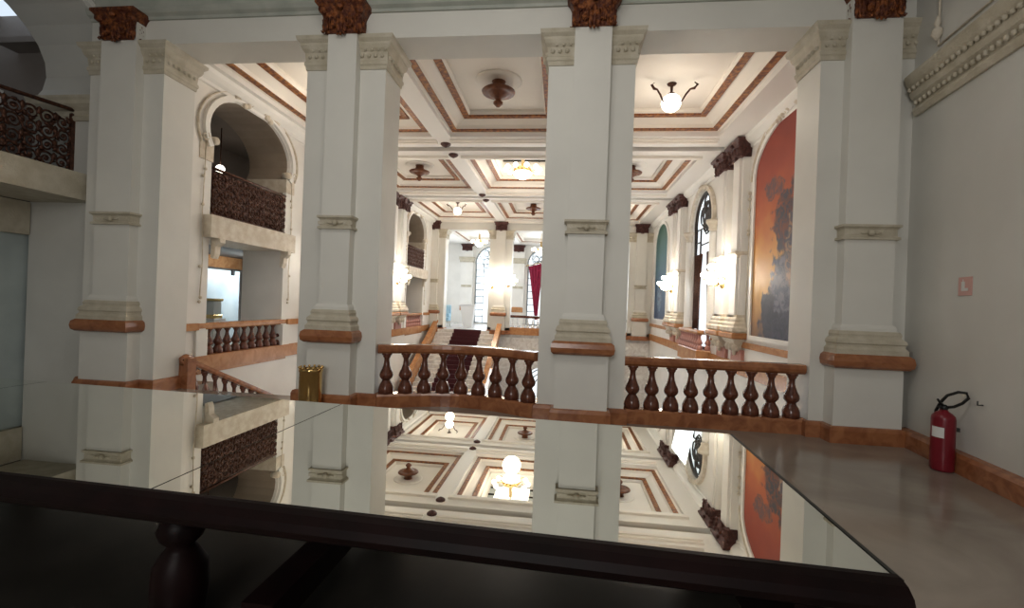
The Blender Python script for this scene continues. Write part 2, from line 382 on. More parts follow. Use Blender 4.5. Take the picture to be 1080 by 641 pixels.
for i in range(3):      # left wall arch trims, capitals, garlands
    c = BY[i]
    struct('trim_%d' % (10+i), arch_trim(c, 1.36, .86, 4.5, 4.86, XL, .13, .07), 'white')
    struct('trim_%d' % (13+i), arch_trim(c, 1.60, 1.02, 4.5, 4.86, XL, .035, .05), 'orn')
    k = MB()
    for s_ in (-1, 1):
        a, b = c+s_*OP, c+s_*(OP+.30)
        y0, y1 = min(a, b), max(a, b)
        k.sweep([(XL-1.05, y1), (XL, y1), (XL, y0), (XL-1.05, y0)] if s_ < 0 else [(XL-1.05, y1), (XL, y1), (XL, y0), (XL-1.05, y0)], [(-o if 0 else o, z+4.18) for o, z in capprof])
    for s_ in (-1, 1): k.lathe([(.01, -.10), (.075, -.09), (.085, 0), (.075, .10), (.01, .10)], (XL, c+s_*(OP-.0), 4.60), 10, 'x')
    struct('trim_%d' % (16+i), k, 'orn')
    gt = thing('plaster_garland', ['plaster garland and drops on the nearest arch of the left hall wall', 'plaster garland and drops on the middle arch of the left hall wall', 'plaster garland and drops on the farthest arch of the left hall wall'][i], 'ornament', (XL, c, 0))
    g = MB()
    for q in range(9):
        a = -1+2*q/8; g.sphere((.07, a*.42, 5.80+.07*math.cos(a*3)-.10*abs(a)), random.uniform(.05, .085), 7, (.8, 1, 1))
    g.tube([(.06, -.75, 5.70), (.06, -.5, 5.76), (.09, 0, 5.86), (.06, .5, 5.76), (.06, .75, 5.70)], .04)
    g.build('festoon', 'orn', gt)
    for s_ in (-1, 1):
        g = MB(); scroll(g, .05, s_*1.46, 4.62, .09, 1.3, .03, s_, 1)
        g.tube([(.03, s_*1.40, 4.62), (.03, s_*1.42, 4.05), (.03, s_*1.45, 3.2), (.03, s_*1.40, 2.2), (.03, s_*1.44, 1.5)], .012, 5)
        for zz in (4.0, 3.85, 3.3, 2.1, 1.5, 1.42): g.sphere((.03, s_*1.43+random.uniform(-.03, .03), zz), .035, 6)
        g.build('drop', 'orn', gt)
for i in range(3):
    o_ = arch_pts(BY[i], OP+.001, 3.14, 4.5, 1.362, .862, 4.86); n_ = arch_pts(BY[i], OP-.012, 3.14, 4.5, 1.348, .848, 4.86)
    struct('trim_%d' % (40+i), MB().prism(o_+list(reversed(n_)), [], lambda a, b, t: (t, a, b), XL-.08, XL-1.09), 'lining')  # brown lining makes the upper reveals darker than the white wall
# corridor behind the left wall
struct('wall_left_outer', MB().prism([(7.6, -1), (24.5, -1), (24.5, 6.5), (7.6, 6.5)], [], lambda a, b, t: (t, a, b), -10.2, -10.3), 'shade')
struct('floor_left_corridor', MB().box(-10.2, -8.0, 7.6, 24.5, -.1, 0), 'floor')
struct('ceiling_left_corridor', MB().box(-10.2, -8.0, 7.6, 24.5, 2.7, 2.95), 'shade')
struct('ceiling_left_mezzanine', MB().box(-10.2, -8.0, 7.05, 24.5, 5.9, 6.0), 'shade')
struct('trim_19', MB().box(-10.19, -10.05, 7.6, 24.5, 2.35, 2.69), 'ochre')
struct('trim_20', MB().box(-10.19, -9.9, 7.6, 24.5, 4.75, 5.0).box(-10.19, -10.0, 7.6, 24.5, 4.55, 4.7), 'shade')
point('corridor_lamp_light', (-9.0, 11.3, 4.2), 8, WARM)
gl = thing('ceiling_lamp', 'small lit globe lamp behind the bronze railing of the nearest left hall arch', 'lamp', (-9.0, 11.0, -.02))
MB().sphere((0, 0, 4.85), .11, 12).build('globe', 'glow', gl); MB().tube([(0, 0, 4.95), (0, 0, 5.94)], .015).build('stem', 'iron', gl)
# frosted screen with clips, lantern
sc = thing('glass_screen', 'pale frosted glass screen with black clips behind the nearest left balustrade', 'screen', (-9.5, 9.9, 0))
MB().bevbox(-.02, .02, -2.0, 2.6, .0, 2.25).build('panel', 'frost', sc)
for y in (-.6, .9, 2.3): MB().bevbox(.0, .06, y-.05, y+.05, 2.12, 2.28).build('clip', 'black', sc)
area('corridor_screen_fill', (-8.2, 12.6, 2.3), (-9.5, 10.2, 1.4), .8, .8, 60, (.8, .93, 1))  # added light that brightens the frosted screen
lt = thing('lantern', 'small metal box lantern standing behind the nearest left balustrade', 'lantern', (-8.6, 10.45, -.06))
MB().bevbox(-.2, .2, -.2, .2, .06, 1.03).build('pedestal', 'white', lt); MB().bevbox(-.14, .14, -.14, .14, 1.03, 1.12).build('base', 'brass', lt)
MB().bevbox(-.12, .12, -.12, .12, 1.12, 1.46).build('case', 'steel', lt); MB().bevbox(-.15, .15, -.15, .15, 1.46, 1.52).build('lid', 'brass', lt)

# mezzanine balconies in the left arches
protoB = None
for i, c in enumerate(BY):
    lb = ['bronze scrollwork balcony in the nearest arch of the left hall wall', 'bronze scrollwork balcony in the middle arch of the left hall wall', 'bronze scrollwork balcony in the farthest arch of the left hall wall'][i]
    if protoB is None:
        t = protoB = thing('balcony', lb, 'balcony', (XL, c, 2.68), 0, 'mezzanine balconies of the left wall')
        MB().sweep([(-1.1, OP+.03), (.04, OP+.03), (.04, -OP-.03), (-1.1, -OP-.03)], [(-.06, 0), (0, 0), (0, .08), (.03, .12), (.03, .24), (.06, .28), (.09, .36), (.09, .44), (-.15, .44), (-.15, 0)]).box(-1.1, .02, -OP+.01, OP-.01, .02, .44).build('slab', 'orn', t)
        for s_ in (-1, 1): MB().sweep([(.02, s_*1.12+.07), (.02, s_*1.12-.07)], [(0, 0), (-.0, -.38), (-.05, -.40), (-.09, -.30), (-.10, -.16), (-.2, -.08), (-.2, 0)]).build('corbel', 'orn', t)
        p = scroll_panel(-OP+.03, OP-.03, .52, 1.34, .18, .018); p.build('scrollwork', 'iron', t)
        MB().tube([(0, -OP+.01, 1.40), (0, OP-.01, 1.40)], .03).build('top_rail', 'iron', t)
        MB().box(-.02, .02, -OP+.01, OP-.01, .44, .5).build('bottom_rail', 'iron', t)
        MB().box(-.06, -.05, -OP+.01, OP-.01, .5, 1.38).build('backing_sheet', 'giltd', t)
    else: dup(protoB, (XL, c, 2.68), lb)

# marble bands on both hall walls
def band(segs, X, s_, z0, z1, d):
    mb = MB()
    for a, b in segs: mb.box(min(X, X+s_*d), max(X, X+s_*d), a, b, z0, z1)
    return mb
e = 24.3
def gaps(cs, h): 
    r = []; a = 7.06
    for c in cs: r.append((a, c-h)); a = c+h
    r.append((a, e)); return r
struct('trim_21', band(gaps(BY, OP+.22), XL, 1, .86, 1.0, .05), 'ochre')
struct('trim_22', band([(7.06, e)], XL, 1, .06, .36, .06), 'ochre')
struct('trim_23', band(gaps([15.45], 1.3), XR, -1, .74, .88, .05), 'ochre')
struct('trim_24', band([(7.06, e)], XR, -1, .06, .36, .06), 'ochre')
struct('trim_25', MB().prism([(7.3, .0), (12.4, -2.4), (12.4, -2.05), (7.3, .02)], [], lambda a, b, t: (t, a, b), XL, XL+.05).prism([(7.3, -.35), (12.4, -2.9), (12.4, -2.8), (7.3, -.25)], [], lambda a, b, t: (t, a, b), XL, XL+.04), 'pale')

# ---------------- hall ceiling: slab with stepped coffers
def rect(cx, cy, hx, hy): return [(cx-hx, cy-hy), (cx+hx, cy-hy), (cx+hx, cy+hy), (cx-hx, cy+hy)]
hx = 1.56
ys = [(7.05, 12.05), (13.05, 17.75), (18.75, 23.75)]
cells = []
for j in range(3):
    for i in range(3): cells.append((BX[i], (ys[j][0]+ys[j][1])/2, hx, (ys[j][1]-ys[j][0])/2-.42))
mb = MB().prism([(XL-.01, 7.05), (XR+.01, 7.05), (XR+.01, 24.5), (XL-.01, 24.5)], [rect(*c) for c in cells]+[rect(-1.27, y, 5.4, .17) for y in (12.55, 18.25)], lambda a, b, t: (a, b, t), ZC, ZC+.12)
cm = struct('ceiling', mb, 'beam')
k = MB()
for (cx, cy, hx_, hy) in cells:
    sky = abs(cx+1.51) < .1 and abs(cy-15.4) < .3
    prof = [(0, ZC+.10), (-.06, ZC+.11), (-.22, ZC+.125), (-.25, ZC+.20), (-.46, ZC+.31), (-.62, ZC+.315), (-.66, ZC+.36), (-.66, ZC+.42)]
    if sky: prof += [(-.72, ZC+.42), (-.72, ZC+.95)]
    k.sweep(rect(cx, cy, hx_, hy), prof, closed=True)
    d = -prof[-1][0]; zz = prof[-1][1]
    if not sky: k.box(cx-hx_+d-.02, cx+hx_-d+.02, cy-hy+d-.02, cy+hy-d+.02, zz, zz+.05)
for y in (12.55, 18.25): k.box(-6.7, 4.2, y-.2, y+.2, ZC+.42, ZC+.5).box(-6.7, 4.2, y-.2, y-.17, ZC+.11, ZC+.45).box(-6.7, 4.2, y+.17, y+.2, ZC+.11, ZC+.45)
for (cx, cy, hx_, hy) in cells:
    for s_ in (-1, 1):
        a = cy+s_*(hy+.20); k.box(cx-hx_-.05, cx+hx_+.05, a-.05, a+.05, ZC-.04, ZC+.01); a = cy+s_*(hy+.30); k.box(cx-hx_-.05, cx+hx_+.05, a-.05, a+.05, ZC-.07, ZC+.01)
struct('ceiling_coffers', k, 'ceil', cm)
g = MB()
for (cx, cy, hx_, hy) in cells:
    def ring(off, z, w, h):
        r0 = rect(cx, cy, hx_-off, hy-off)
        g.sweep(r0, [(0, z), (0, z-h), (-w, z-h), (-w, z)], closed=True)
    ring(.08, ZC+.13, .14, .03); ring(.47, ZC+.325, .145, .045)
struct('ceiling_gold_trim', g, 'gold', cm)
struct('ceiling_skylight_pane', MB().box(-2.5, -.5, 14, 16.8, ZC+.95, ZC+1.0), 'sky', cm)
sl = MB()
for i in range(5): sl.box(-2.45+i*.47, -2.42+i*.47, 13.8, 17, ZC+.9, ZC+.95)
for i in range(5): sl.box(-2.5, -.5, 14.1+i*.6, 14.13+i*.6, ZC+.9, ZC+.95)
struct('ceiling_skylight_bars', sl, 'lead', cm)
# cornices along the hall walls
cp = [(0, 5.62), (.04, 5.64), (.05, 5.70), (.12, 5.74), (.20, 5.80), (.22, ZC), (0, ZC)]
struct('trim_26', MB().sweep([(XL, 24.3), (XL, 7.06)], [(-o, z) for o, z in cp]), 'white')
struct('trim_27', MB().sweep([(XR, 7.06), (XR, 24.3)], [(-o, z) for o, z in cp]), 'white')

# ---------------- far facade: below gallery level, architrave, far gallery shell
YF = 23.75
FZ = .15
lowh = [arch_pts(-.9, .9, -4.5, -2.6, .92, .9, -2.55), arch_pts(2.2, .9, -4.5, -2.6, .92, .9, -2.55)]
struct('wall_far_lower', MB().prism([(-7, -4.6), (4.45, -4.6), (4.45, FZ-.1), (-7, FZ-.1)], lowh, lambda a, b, t: (a, t, b), YF+.1, YF+.5), 'pale')
struct('trim_28', MB().box(-3.9, 4.45, YF, YF+.15, .0, .34).box(-7, -6.3, YF, YF+.15, .0, .34), 'ochre')
struct('trim_29', MB().box(-7.5, 4.5, YF+.0, YF+.6, 5.43, 6.6), 'paint')
struct('floor_far', MB().box(-13, 4.5, YF+.05, 31.3, FZ-.3, FZ), 'low')
struct('ceiling_far', MB().prism([(-13, YF+.6), (4.5, YF+.6), (4.5, 31.2), (-13, 31.2)], [rect(x, 27.6, 1.4, 2.4) for x in (-5.1, -1.51, 2.09)], lambda a, b, t: (a, b, t), 5.6, 5.7), 'beam')
k = MB(); g = MB()
for x in (-5.1, -1.51, 2.09):
    k.sweep(rect(x, 27.6, 1.4, 2.4), [(0, 5.7), (-.3, 5.75), (-.3, 5.9)], closed=True); k.box(x-1.15, x+1.15, 25.4, 29.8, 5.9, 5.95)
    g.sweep(rect(x, 27.6, 1.3, 2.3), [(0, 5.73), (0, 5.70), (-.08, 5.70), (-.08, 5.73)], closed=True)
struct('ceiling_far_coffers', k, 'ceil'); struct('trim_30', g, 'gold')
wins = [arch_pts(x, 1.15, FZ+.05, 4.3, 1.17, 1.15, 4.35) for x in (-4.9, -1.3, 2.3)]
struct('wall_far', MB().prism([(-13, 0), (4.5, 0), (4.5, 6), (-13, 6)], wins, lambda a, b, t: (a, t, b), 31.0, 31.35), 'white')
struct('wall_far_left', MB().prism([(24.3, 0), (31, 0), (31, 6), (24.3, 6)], [arch_pts(27.5, 1.5, FZ, 4.2, 1.5, 1.1, 4.2)], lambda a, b, t: (t, a, b), -9.2, -9.5), 'white')
struct('wall_far_right', MB().box(4.45, 4.7, 24.3, 31, 0, 6), 'white')
struct('window_5', MB().box(-10.4, -10.3, 25.5, 29.5, FZ, 5.6), 'pane')
def leaded(c, half, z0, zs, rx, rz, zc, fn, m, name, ny=4, nz=9, r=.02, arched=True):
    out = arch_pts(c, half, z0, zs, rx, rz, zc)
    f = MB()
    def T(p, q): f.tube([fn(*p), fn(*q)], r, 4)
    loop = [fn(*p) for p in out]
    f.tube(loop+[loop[0]], r*2.2, 5)
    T((c-half, zs), (c+half, zs))
    for i in (1, ny-1): a = c-half+2*half*i/ny; T((a, z0), (a, zs))
    for j in range(1, nz):
        z = z0+(zs-z0)*j/nz; T((c-half, z), (c-half+2*half/ny, z)); T((c+half-2*half/ny, z), (c+half, z))
    T((c-half+2*half/ny, z0+(zs-z0)*.86), (c+half-2*half/ny, z0+(zs-z0)*.86))
    for i in range(14):      # loops of the tracery in the head
        a = random.uniform(0, PI); q = random.uniform(.1, .85); cc = (c+rx*q*math.cos(a)*.9, zs+(rz*.9)*q*math.sin(a)); rr = random.uniform(.18, .34)
        f.tube([fn(cc[0]+rr*math.cos(t*.7), cc[1]+rr*1.1*math.sin(t*.7)) for t in range(10)], r, 4)
    return f.build(name, m)
for i, x in enumerate((-4.9, -1.3, 2.3)):
    pn = struct('window_%d' % (2+i), MB().prism(arch_pts(x, 1.14, FZ+.06, 4.3, 1.16, 1.14, 4.35), [], lambda a, b, t: (a, t, b), 31.2, 31.24), 'pane')
    o = leaded(x, 1.12, FZ+.08, 4.3, 1.14, 1.12, 4.35, lambda a, b: (a, 31.12, b), 'leadg', 'window_leading', r=.028); o.parent = pn
# lower hall
struct('floor_lower', MB().box(-7, 4.5, 6.9, 24, -4.75, -4.6), 'low')
struct('wall_near_lower', MB().box(-7, 4.5, 6.5, 6.6, -4.6, -.35), 'white')
struct('window_6', MB().box(-1.9, .2, YF+.42, YF+.46, -4.5, -1.6), 'pane')
struct('window_7', MB().box(1.2, 3.2, YF+.42, YF+.46, -4.5, -1.6), 'pane')
lf = MB(); 
for q in range(3): lf.tube([(-.9+(.4+.22*q)*math.cos(t*PI/8), YF+.3, -2.6+(.4+.22*q)*math.sin(t*PI/8)) for t in range(9)], .03, 4)
tag(lf.build('fanlight', 'leadg'), 'arched fanlight bars in the lower hall glimpsed between the balusters', 'window bars')

# ============================================================ PIERS
def leafcap(parent, name, m, w, d, z, h, flare=.10):
    """carved acanthus bracket capital; local centre x=0, wall plane y=0, protrudes to -d"""
    mb = MB()
    mb.sweep([(-w, .02), (-w, -d), (w, -d), (w, .02)][::-1] if 0 else [(w, .02), (w, -d), (-w, -d), (-w, .02)][::-1],
             [(0, z), (.015, z+.05*h), (.02, z+.35*h), (.04, z+.6*h), (flare*.8, z+.8*h), (flare, z+.86*h), (flare+.02, z+.9*h), (flare+.02, z+h), (-w*.9, z+h), (-w*.9, z)])
    def leaf(x, y, nx, ny, zb, ln, wd):
        tx, ty = -ny, nx
        for k_ in (-1, 0, 1):
            L = ln*(1 if k_ == 0 else .72)
            pts = [(x+tx*k_*wd*.55+nx*a, y+ty*k_*wd*.55+ny*a, zb+b*L) for a, b in ((.0, 1), (.035, .75), (.03, .4), (.02, .1), (.05, -.08), (.075, 0))]
            mb.tube(pts, [wd*.3, wd*.42, wd*.45, wd*.38, wd*.25, wd*.1], 6)
    leaf(0, -d, 0, -1, z-.03*h, h*.8, w*.36)
    for s_ in (-1, 1):
        leaf(s_*w*.92, -d, s_*.5, -.85, z+.04*h, h*.7, w*.25); leaf(s_*w*.48, -d, 0, -1, z+.18*h, h*.55, w*.2)
        leaf(s_*w, -d*.4, s_, 0, z+.1*h, h*.6, w*.2)
        cx = s_*(w+flare*.6)
        mb.lathe([(.01, -.05), (h*.14, -.045), (h*.15, 0), (h*.14, .045), (.01, .05)], (cx-s_*.04, -d-flare*.4, z+.72*h), 10, 'y')
    for q in range(14): mb.sphere((random.uniform(-w, w), -d-.03, z+random.uniform(.15, .8)*h), random.uniform(.02, .035), 6)
    mb.lathe([(.01, 0), (.05, -.02), (.06, -.05), (.03, -.08), (.005, -.09)], (0, -d-flare*.6, z+.78*h), 8, 'y')
    return mb.build(name, m, parent)
pier_cap_prof = [(-.02, 4.97), (.015, 4.97), (.02, 5.02), (.035, 5.04), (.035, 5.08), (.02, 5.10), (.03, 5.22), (.06, 5.26), (.08, 5.31), (.08, 5.34), (.12, 5.38), (.13, 5.43), (-.02, 5.43)]
def pier(name, label, X, Y, hw, depth, hs=.25, bottom=0, capm='gilt'):
    """Y: front of the body; pilaster protrudes .15 towards -Y; local origin at floor, body front plane y=0"""
    t = thing(name, label, 'pier', (X, Y, 0), 0, 'white piers of the stair hall')
    MB().box(-hw, hw, 0, depth, bottom, 5.43).build('shaft', 'paint', t)
    p = MB().box(-hs, hs, -.15, 0, 1.30, 5.9)
    p.sweep([(hs+.02, 0), (hs+.02, -.17), (-hs-.02, -.17), (-hs-.02, 0)][::-1], [(0, 1.38), (.02, 1.38), (.015, 1.46), (0, 1.50), (-.03, 1.5), (-.03, 1.38)])
    p.build('pilaster', 'paint', t)
    MB().bevbox(-hs-.105, hs+.105, -.22, 0, .1, .98, .006).build('pedestal', 'paint', t)
    q = [(hs, 0), (hs, -.15), (-hs, -.15), (-hs, 0)][::-1]
    MB().sweep(q, [(-.05, .95), (.13, .95), (.165, .98), (.175, 1.04), (.165, 1.10), (.13, 1.13), (-.05, 1.13)]).build('base_torus', 'marble', t)
    MB().sweep(q, [(-.05, 1.13), (.125, 1.13), (.125, 1.19), (.10, 1.22), (.10, 1.25), (.115, 1.27), (.105, 1.31), (.07, 1.34), (.07, 1.36), (.075, 1.38), (.06, 1.42), (-.05, 1.43)]).build('base_moulding', 'aged', t)
    b = MB().sweep(q, [(-.02, 2.59), (.04, 2.59), (.04, 2.62), (.015, 2.635), (.015, 2.72), (.03, 2.74), (.05, 2.75), (.05, 2.78), (-.02, 2.78)])
    b.sphere((0, -.18, 2.675), .045, 8); 
    for s_ in (-1, 1): b.sphere((s_*.08, -.17, 2.675), .03, 8, (1.6, 1, .7)); b.box(s_*.2-.06, s_*.2+.06, -.175, -.15, 2.655, 2.70)
    b.build('band', 'aged', t)
    c = MB().sweep([(-hw, 0), (hw, 0), (hw, depth), (-hw, depth)], pier_cap_prof, closed=True)
    n = 12
    for i in range(n):
        x = -hw+(i+.5)*2*hw/n
        if abs(x) > hs+.03: c.sphere((x, -.035, 5.16), .032, 6); 
        if abs(x) > hs+.03: c.sphere((x+hw/n, -.05, 5.24), .022, 6)
    for s_ in (-1, 1):
        for i in range(6): c.sphere((s_*(hw+.035), (i+.5)*depth/6, 5.16), .032, 6)
    c.build('capital', 'aged', t)
    leafcap(t, 'carved_bracket', capm, .25, .17, 5.42, .43)
    # plinth
    pl = [(-hw, depth), (-hw, 0), (-hs-.11, 0), (-hs-.11, -.22), (hs+.11, -.22), (hs+.11, 0), (hw, 0), (hw, depth)]
    MB().sweep(pl, [(-.02, 0), (.05, 0), (.05, .16), (.035, .2), (0, .21), (-.02, .21)]).build('plinth', 'marble', t)
    return t
pier('pier', 'left near white pier beside the gallery arch and descending stair rail', PX[0], 6.45, .64, .60, .30)
pier('pier', 'near white pier with the brass bin in front of its base', PX[1], 6.45, .61, .60, .22)
pier('pier', 'central near white pier between the bowed and the straight balustrades', PX[2], 6.45, .60, .60, .25)
pier('pier', 'right near white pier against the plain gallery wall', PX[3], 6.45, .59, .60, .30)
fp = [pier('pier', l, x, YF, h, .6, .25, 0, 'giltd') for l, x, h in (('far white pier left of the carpeted stair top', PX[0]+.02, .62), ('far white pier with two lit sconces right of the carpeted stair top', PX[1], .60), ('far white pier hidden behind the central near pier', PX[2], .60), ('far white pier in the right corner of the hall', PX[3], .58))]
for p in fp: p.location.z = 0

# ============================================================ WALL PILASTERS with corbel bases
def wall_pilaster(label, X, Y, s_):
    """s_=+1: faces +X (on left wall); -1 faces -X"""
    t = thing('pilaster', label, 'pilaster', (X, Y, 0), PI/2 if s_ > 0 else -PI/2, 'pilasters of the hall side walls')
    # local: wall plane y=0, protrudes to -y
    MB().box(-.30, .30, -.16, 0, 1.45, 5.9).box(-.20, .20, -.22, -.15, 1.45, 5.5).build('shaft', 'white', t)
    q = [(.30, 0), (.30, -.18), (-.30, -.18), (-.30, 0)][::-1]
    MB().sweep(q, [(-.05, 1.10), (.12, 1.10), (.16, 1.14), (.16, 1.22), (.12, 1.26), (.12, 1.32), (.07, 1.37), (.08, 1.42), (.04, 1.48), (.04, 1.54), (-.05, 1.54)]).build('base_moulding', 'orn', t)
    MB().sweep(q, [(-.05, .95), (.14, .95), (.18, .98), (.18, 1.07), (.14, 1.10), (-.05, 1.10)]).build('base_torus', 'ochre', t)
    cb = MB().sweep([(.26, 0), (.26, -.16), (-.26, -.16), (-.26, 0)][::-1], [(-.2, .60), (-.12, .60), (-.04, .66), (.02, .78), (.12, .90), (.14, .95), (-.2, .95)])
    for a in (-.24, 0, .24): cb.sphere((a, -.2, .74), .07, 8, (1, 1, 1.5))
    cb.sphere((0, -.12, .62), .06, 8, (1, 1, 1.8)); cb.build('corbel', 'orn', t)
    MB().bevbox(-.34, .34, -.08, 0, .36, .68).build('marble_panel', 'rosy', t)
    MB().sweep([(.22, 0), (.22, -.18), (-.22, -.18), (-.22, 0)][::-1], [(-.02, 2.95), (.05, 2.95), (.06, 3.0), (.12, 3.04), (.12, 3.1), (-.02, 3.1)]).build('band', 'orn', t)
    leafcap(t, 'carved_bracket', 'giltd', .34, .24, 5.42, .43, .12)
    return t
for (Y, a) in ((12.05, 'nearer'), (13.15, 'farther')):
    wall_pilaster('%s pilaster of the pair between the nearest and middle arches of the left wall' % a, XL, Y, 1)
    wall_pilaster('%s pilaster of the pair between the orange mural and the side window' % a, XR, Y, -1)
for (Y, a) in ((17.75, 'nearer'), (18.85, 'farther')):
    wall_pilaster('%s pilaster of the pair before the farthest left arch' % a, XL, Y, 1)
    wall_pilaster('%s pilaster of the pair between the side window and the blue mural' % a, XR, Y, -1)

# ============================================================ BALUSTRADES
def baluster_mesh(z0, z1, R, n=14):
    h = z1-z0
    prof = [(.80, 0), (.98, .03), (1.0, .09), (.96, .16), (.80, .24), (.56, .31), (.52, .335), (.58, .35), (.82, .40), (.90, .45), (.84, .51), (.60, .60), (.42, .70), (.34, .80), (.36, .86), (.52, .90), (.48, .92), (.66, .94), (.66, 1.0)]
    me_mb = MB().lathe([(r*R, z0+z*h) for r, z in prof], (0, 0, 0), n)
    me = bpy.data.meshes.new('baluster'); me.from_pydata(me_mb.v, [], me_mb.f); me.polygons.foreach_set('use_smooth', me_mb.sm)
    return me
BM = {}
def balustrade(label, path, z0=0, zr=.93, pl=.20, R=.112, m_r='marble', m_b='marbled', m_p='marble', sp=.27, zs=None, skip=True, cat='balustrade', rw=.10, n=14, group=None, rail_h=.13, plinth=True):
    loc = (path[0][0], path[0][1], z0)
    t = thing('balustrade', label, cat, loc, 0, group)
    P = [(x-loc[0], y-loc[1]) for x, y in path]
    rp_ = [(-rw*.7, zr-rail_h), (-rw, zr-rail_h+.03), (-rw*1.05, zr-.06), (-rw, zr-.01), (-rw*.7, zr), (rw*.7, zr), (rw, zr-.01), (rw*1.05, zr-.06), (rw, zr-rail_h+.03), (rw*.7, zr-rail_h)]
    MB().sweep(P, rp_, z=zs).build('handrail', m_r, t)
    if plinth: MB().sweep(P, [(-rw*1.1, 0), (-rw*1.1, pl-.03), (-rw*.9, pl), (rw*.9, pl), (rw*1.1, pl-.03), (rw*1.1, 0)], z=zs).build('plinth', m_p, t)
    key = (pl, zr-rail_h, R, m_b, n)
    if key not in BM:
        me = baluster_mesh(pl-.01, zr-rail_h+.01, R, n); me.materials.append(M[m_b]); BM[key] = me
    L = [0]
    for a, b in zip(P, P[1:]): L.append(L[-1]+math.dist(a, b))
    k_ = max(1, int(round(L[-1]/sp)))
    for i in range(k_):
        s_ = (i+.5)*L[-1]/k_
        for j in range(len(P)-1):
            if L[j] <= s_ <= L[j+1]+1e-9:
                u = (s_-L[j])/(L[j+1]-L[j]); x = P[j][0]+u*(P[j+1][0]-P[j][0]); y = P[j][1]+u*(P[j+1][1]-P[j][1])
                zz = zs[j]+u*(zs[j+1]-zs[j]) if zs else 0
                o = bpy.data.objects.new('baluster', BM[key]); C.objects.link(o); o.parent = t; o.location = (x, y, zz); break
    return t
bowr = [(-2.70+2.38*i/16, 6.52+.40*math.sin(PI*(i/16))**1.0) for i in range(17)]
balustrade('bowed marble balustrade between the two nearest central piers', bowr)
balustrade('straight marble balustrade right of the central near pier', [(.89, 6.60), (3.27, 6.60)])
# left wall, window, far
balustrade('orange marble balustrade under the nearest left arch', [(XL-.09, BY[0]-OP-.2), (XL-.09, BY[0]+OP+.2)], 0, 1.0, .36, .10, 'ochre', 'marbled', 'ochre')
pd = MB()
for c in BY:
    for s_ in (-1, 1): pd.box(XL, XL+.05, c+s_*(OP+.14)-.14, c+s_*(OP+.14)+.14, .36, .87)
struct('trim_31', pd, 'white')
balustrade('orange marble balustrade under the middle left arch', [(XL-.09, BY[1]-OP), (XL-.09, BY[1]+OP)], 0, 1.0, .36, .10, 'ochre', 'marbled', 'ochre')
balustrade('reddish balustrade under the farthest left arch', [(XL-.09, BY[2]-OP), (XL-.09, BY[2]+OP)], 0, 1.0, .36, .10, 'ochre', 'rosy', 'ochre')
wbp = [(XR+.05, 14.3), (XR-.28, 14.42), (XR-.28, 16.48), (XR+.05, 16.6)]
balustrade('small projecting balustrade below the leaded side window', wbp, 0, 1.02, .42, .10, 'ochre', 'rosy', 'ochre', sp=.24)
balustrade('far marble balustrade right of the sconce pier on the far gallery', [(-2.68, YF+.1), (-.33, YF+.1)], 0, 1.02, .38, .08, 'marbled', 'cloth', 'ochre', n=10)
balustrade('far marble balustrade behind the right near balustrade', [(.9, YF+.1), (3.27, YF+.1)], 0, 1.02, .38, .08, 'marbled', 'cloth', 'ochre', n=10)
# descending rail of the near stair
rz = []; pth = []
for i in range(9):
    y = 7.05+i*.62; pth.append((-6.22, y)); rz.append(-(y-7.05)*.455)
rr = balustrade('descending marble stair rail running down from the left near pier', pth, -.45, .93, .18, .09, 'marble', 'marbled', 'marble', sp=.25, zs=rz, rw=.07, rail_h=.10)
nw = MB().bevbox(-.10, .10, -.12, .06, -.0, .95, .01); nw.build('newel', 'marble', rr)
MB().tube([(0, .06, .93), (0, -.06, .96), (0, -.13, .93), (0, -.13, .86), (0, -.08, .83)], [.05, .055, .05, .04, .02], 8).build('scroll_end', 'marble', rr)

# ---------------- stairs
def stairs(label, x0, x1, ya, za, yb, zb, n, name='staircase'):
    t = thing(name, label, 'staircase', ((x0+x1)/2, ya, za))
    mb = MB(); hw = (x1-x0)/2; dy = (yb-ya)/n; dz = (zb-za)/n
    pts = [(0, 0)]
    for i in range(n): pts += [(i*dy, (i+1)*dz), ((i+1)*dy, (i+1)*dz)]
    bot = min(0, zb-za)-.3
    pts = [(a, b) for a, b in pts]+[(yb-ya, bot), (0, bot)] if dz < 0 else pts+[(yb-ya, -.3), (0, -.3)]
    mb.prism(pts, [], lambda a, b, tt: (tt, a, b), -hw, hw); mb.build('steps', 'pale', t)
    return t, pts
ns = 16
t1, _ = stairs('pale marble stair going down from the near gallery on the left', -6.2, -3.9, 6.9, 0, 12.5, -2.55, ns)
t2, _ = stairs('pale marble stair with dark red runner rising to the far gallery', -6.5, -3.3, 19.2, -2.55, YF+.05, FZ, 16)
struct('floor_landing', MB().box(-7.0, -2.9, 12.4, 19.3, -2.85, -2.55), 'low')
cpt = MB(); n = 16; dy = (YF+.05-19.2)/n; dz = (FZ+2.55)/n; top = []; botm = []
for i in range(n):
    top += [(19.2+i*dy-.015, -2.55+i*dz), (19.2+i*dy-.015, -2.55+(i+1)*dz+.02)]
top.append((YF+.04, FZ+.02)); cpt.prism(top+[(a+.014, b-.018) for a, b in reversed(top)], [], lambda a, b, tt: (tt, a, b), -5.62, -4.18)
tag(cpt.build('stair_carpet', 'carpet'), 'dark red carpet runner down the stair rising to the far gallery', 'carpet')
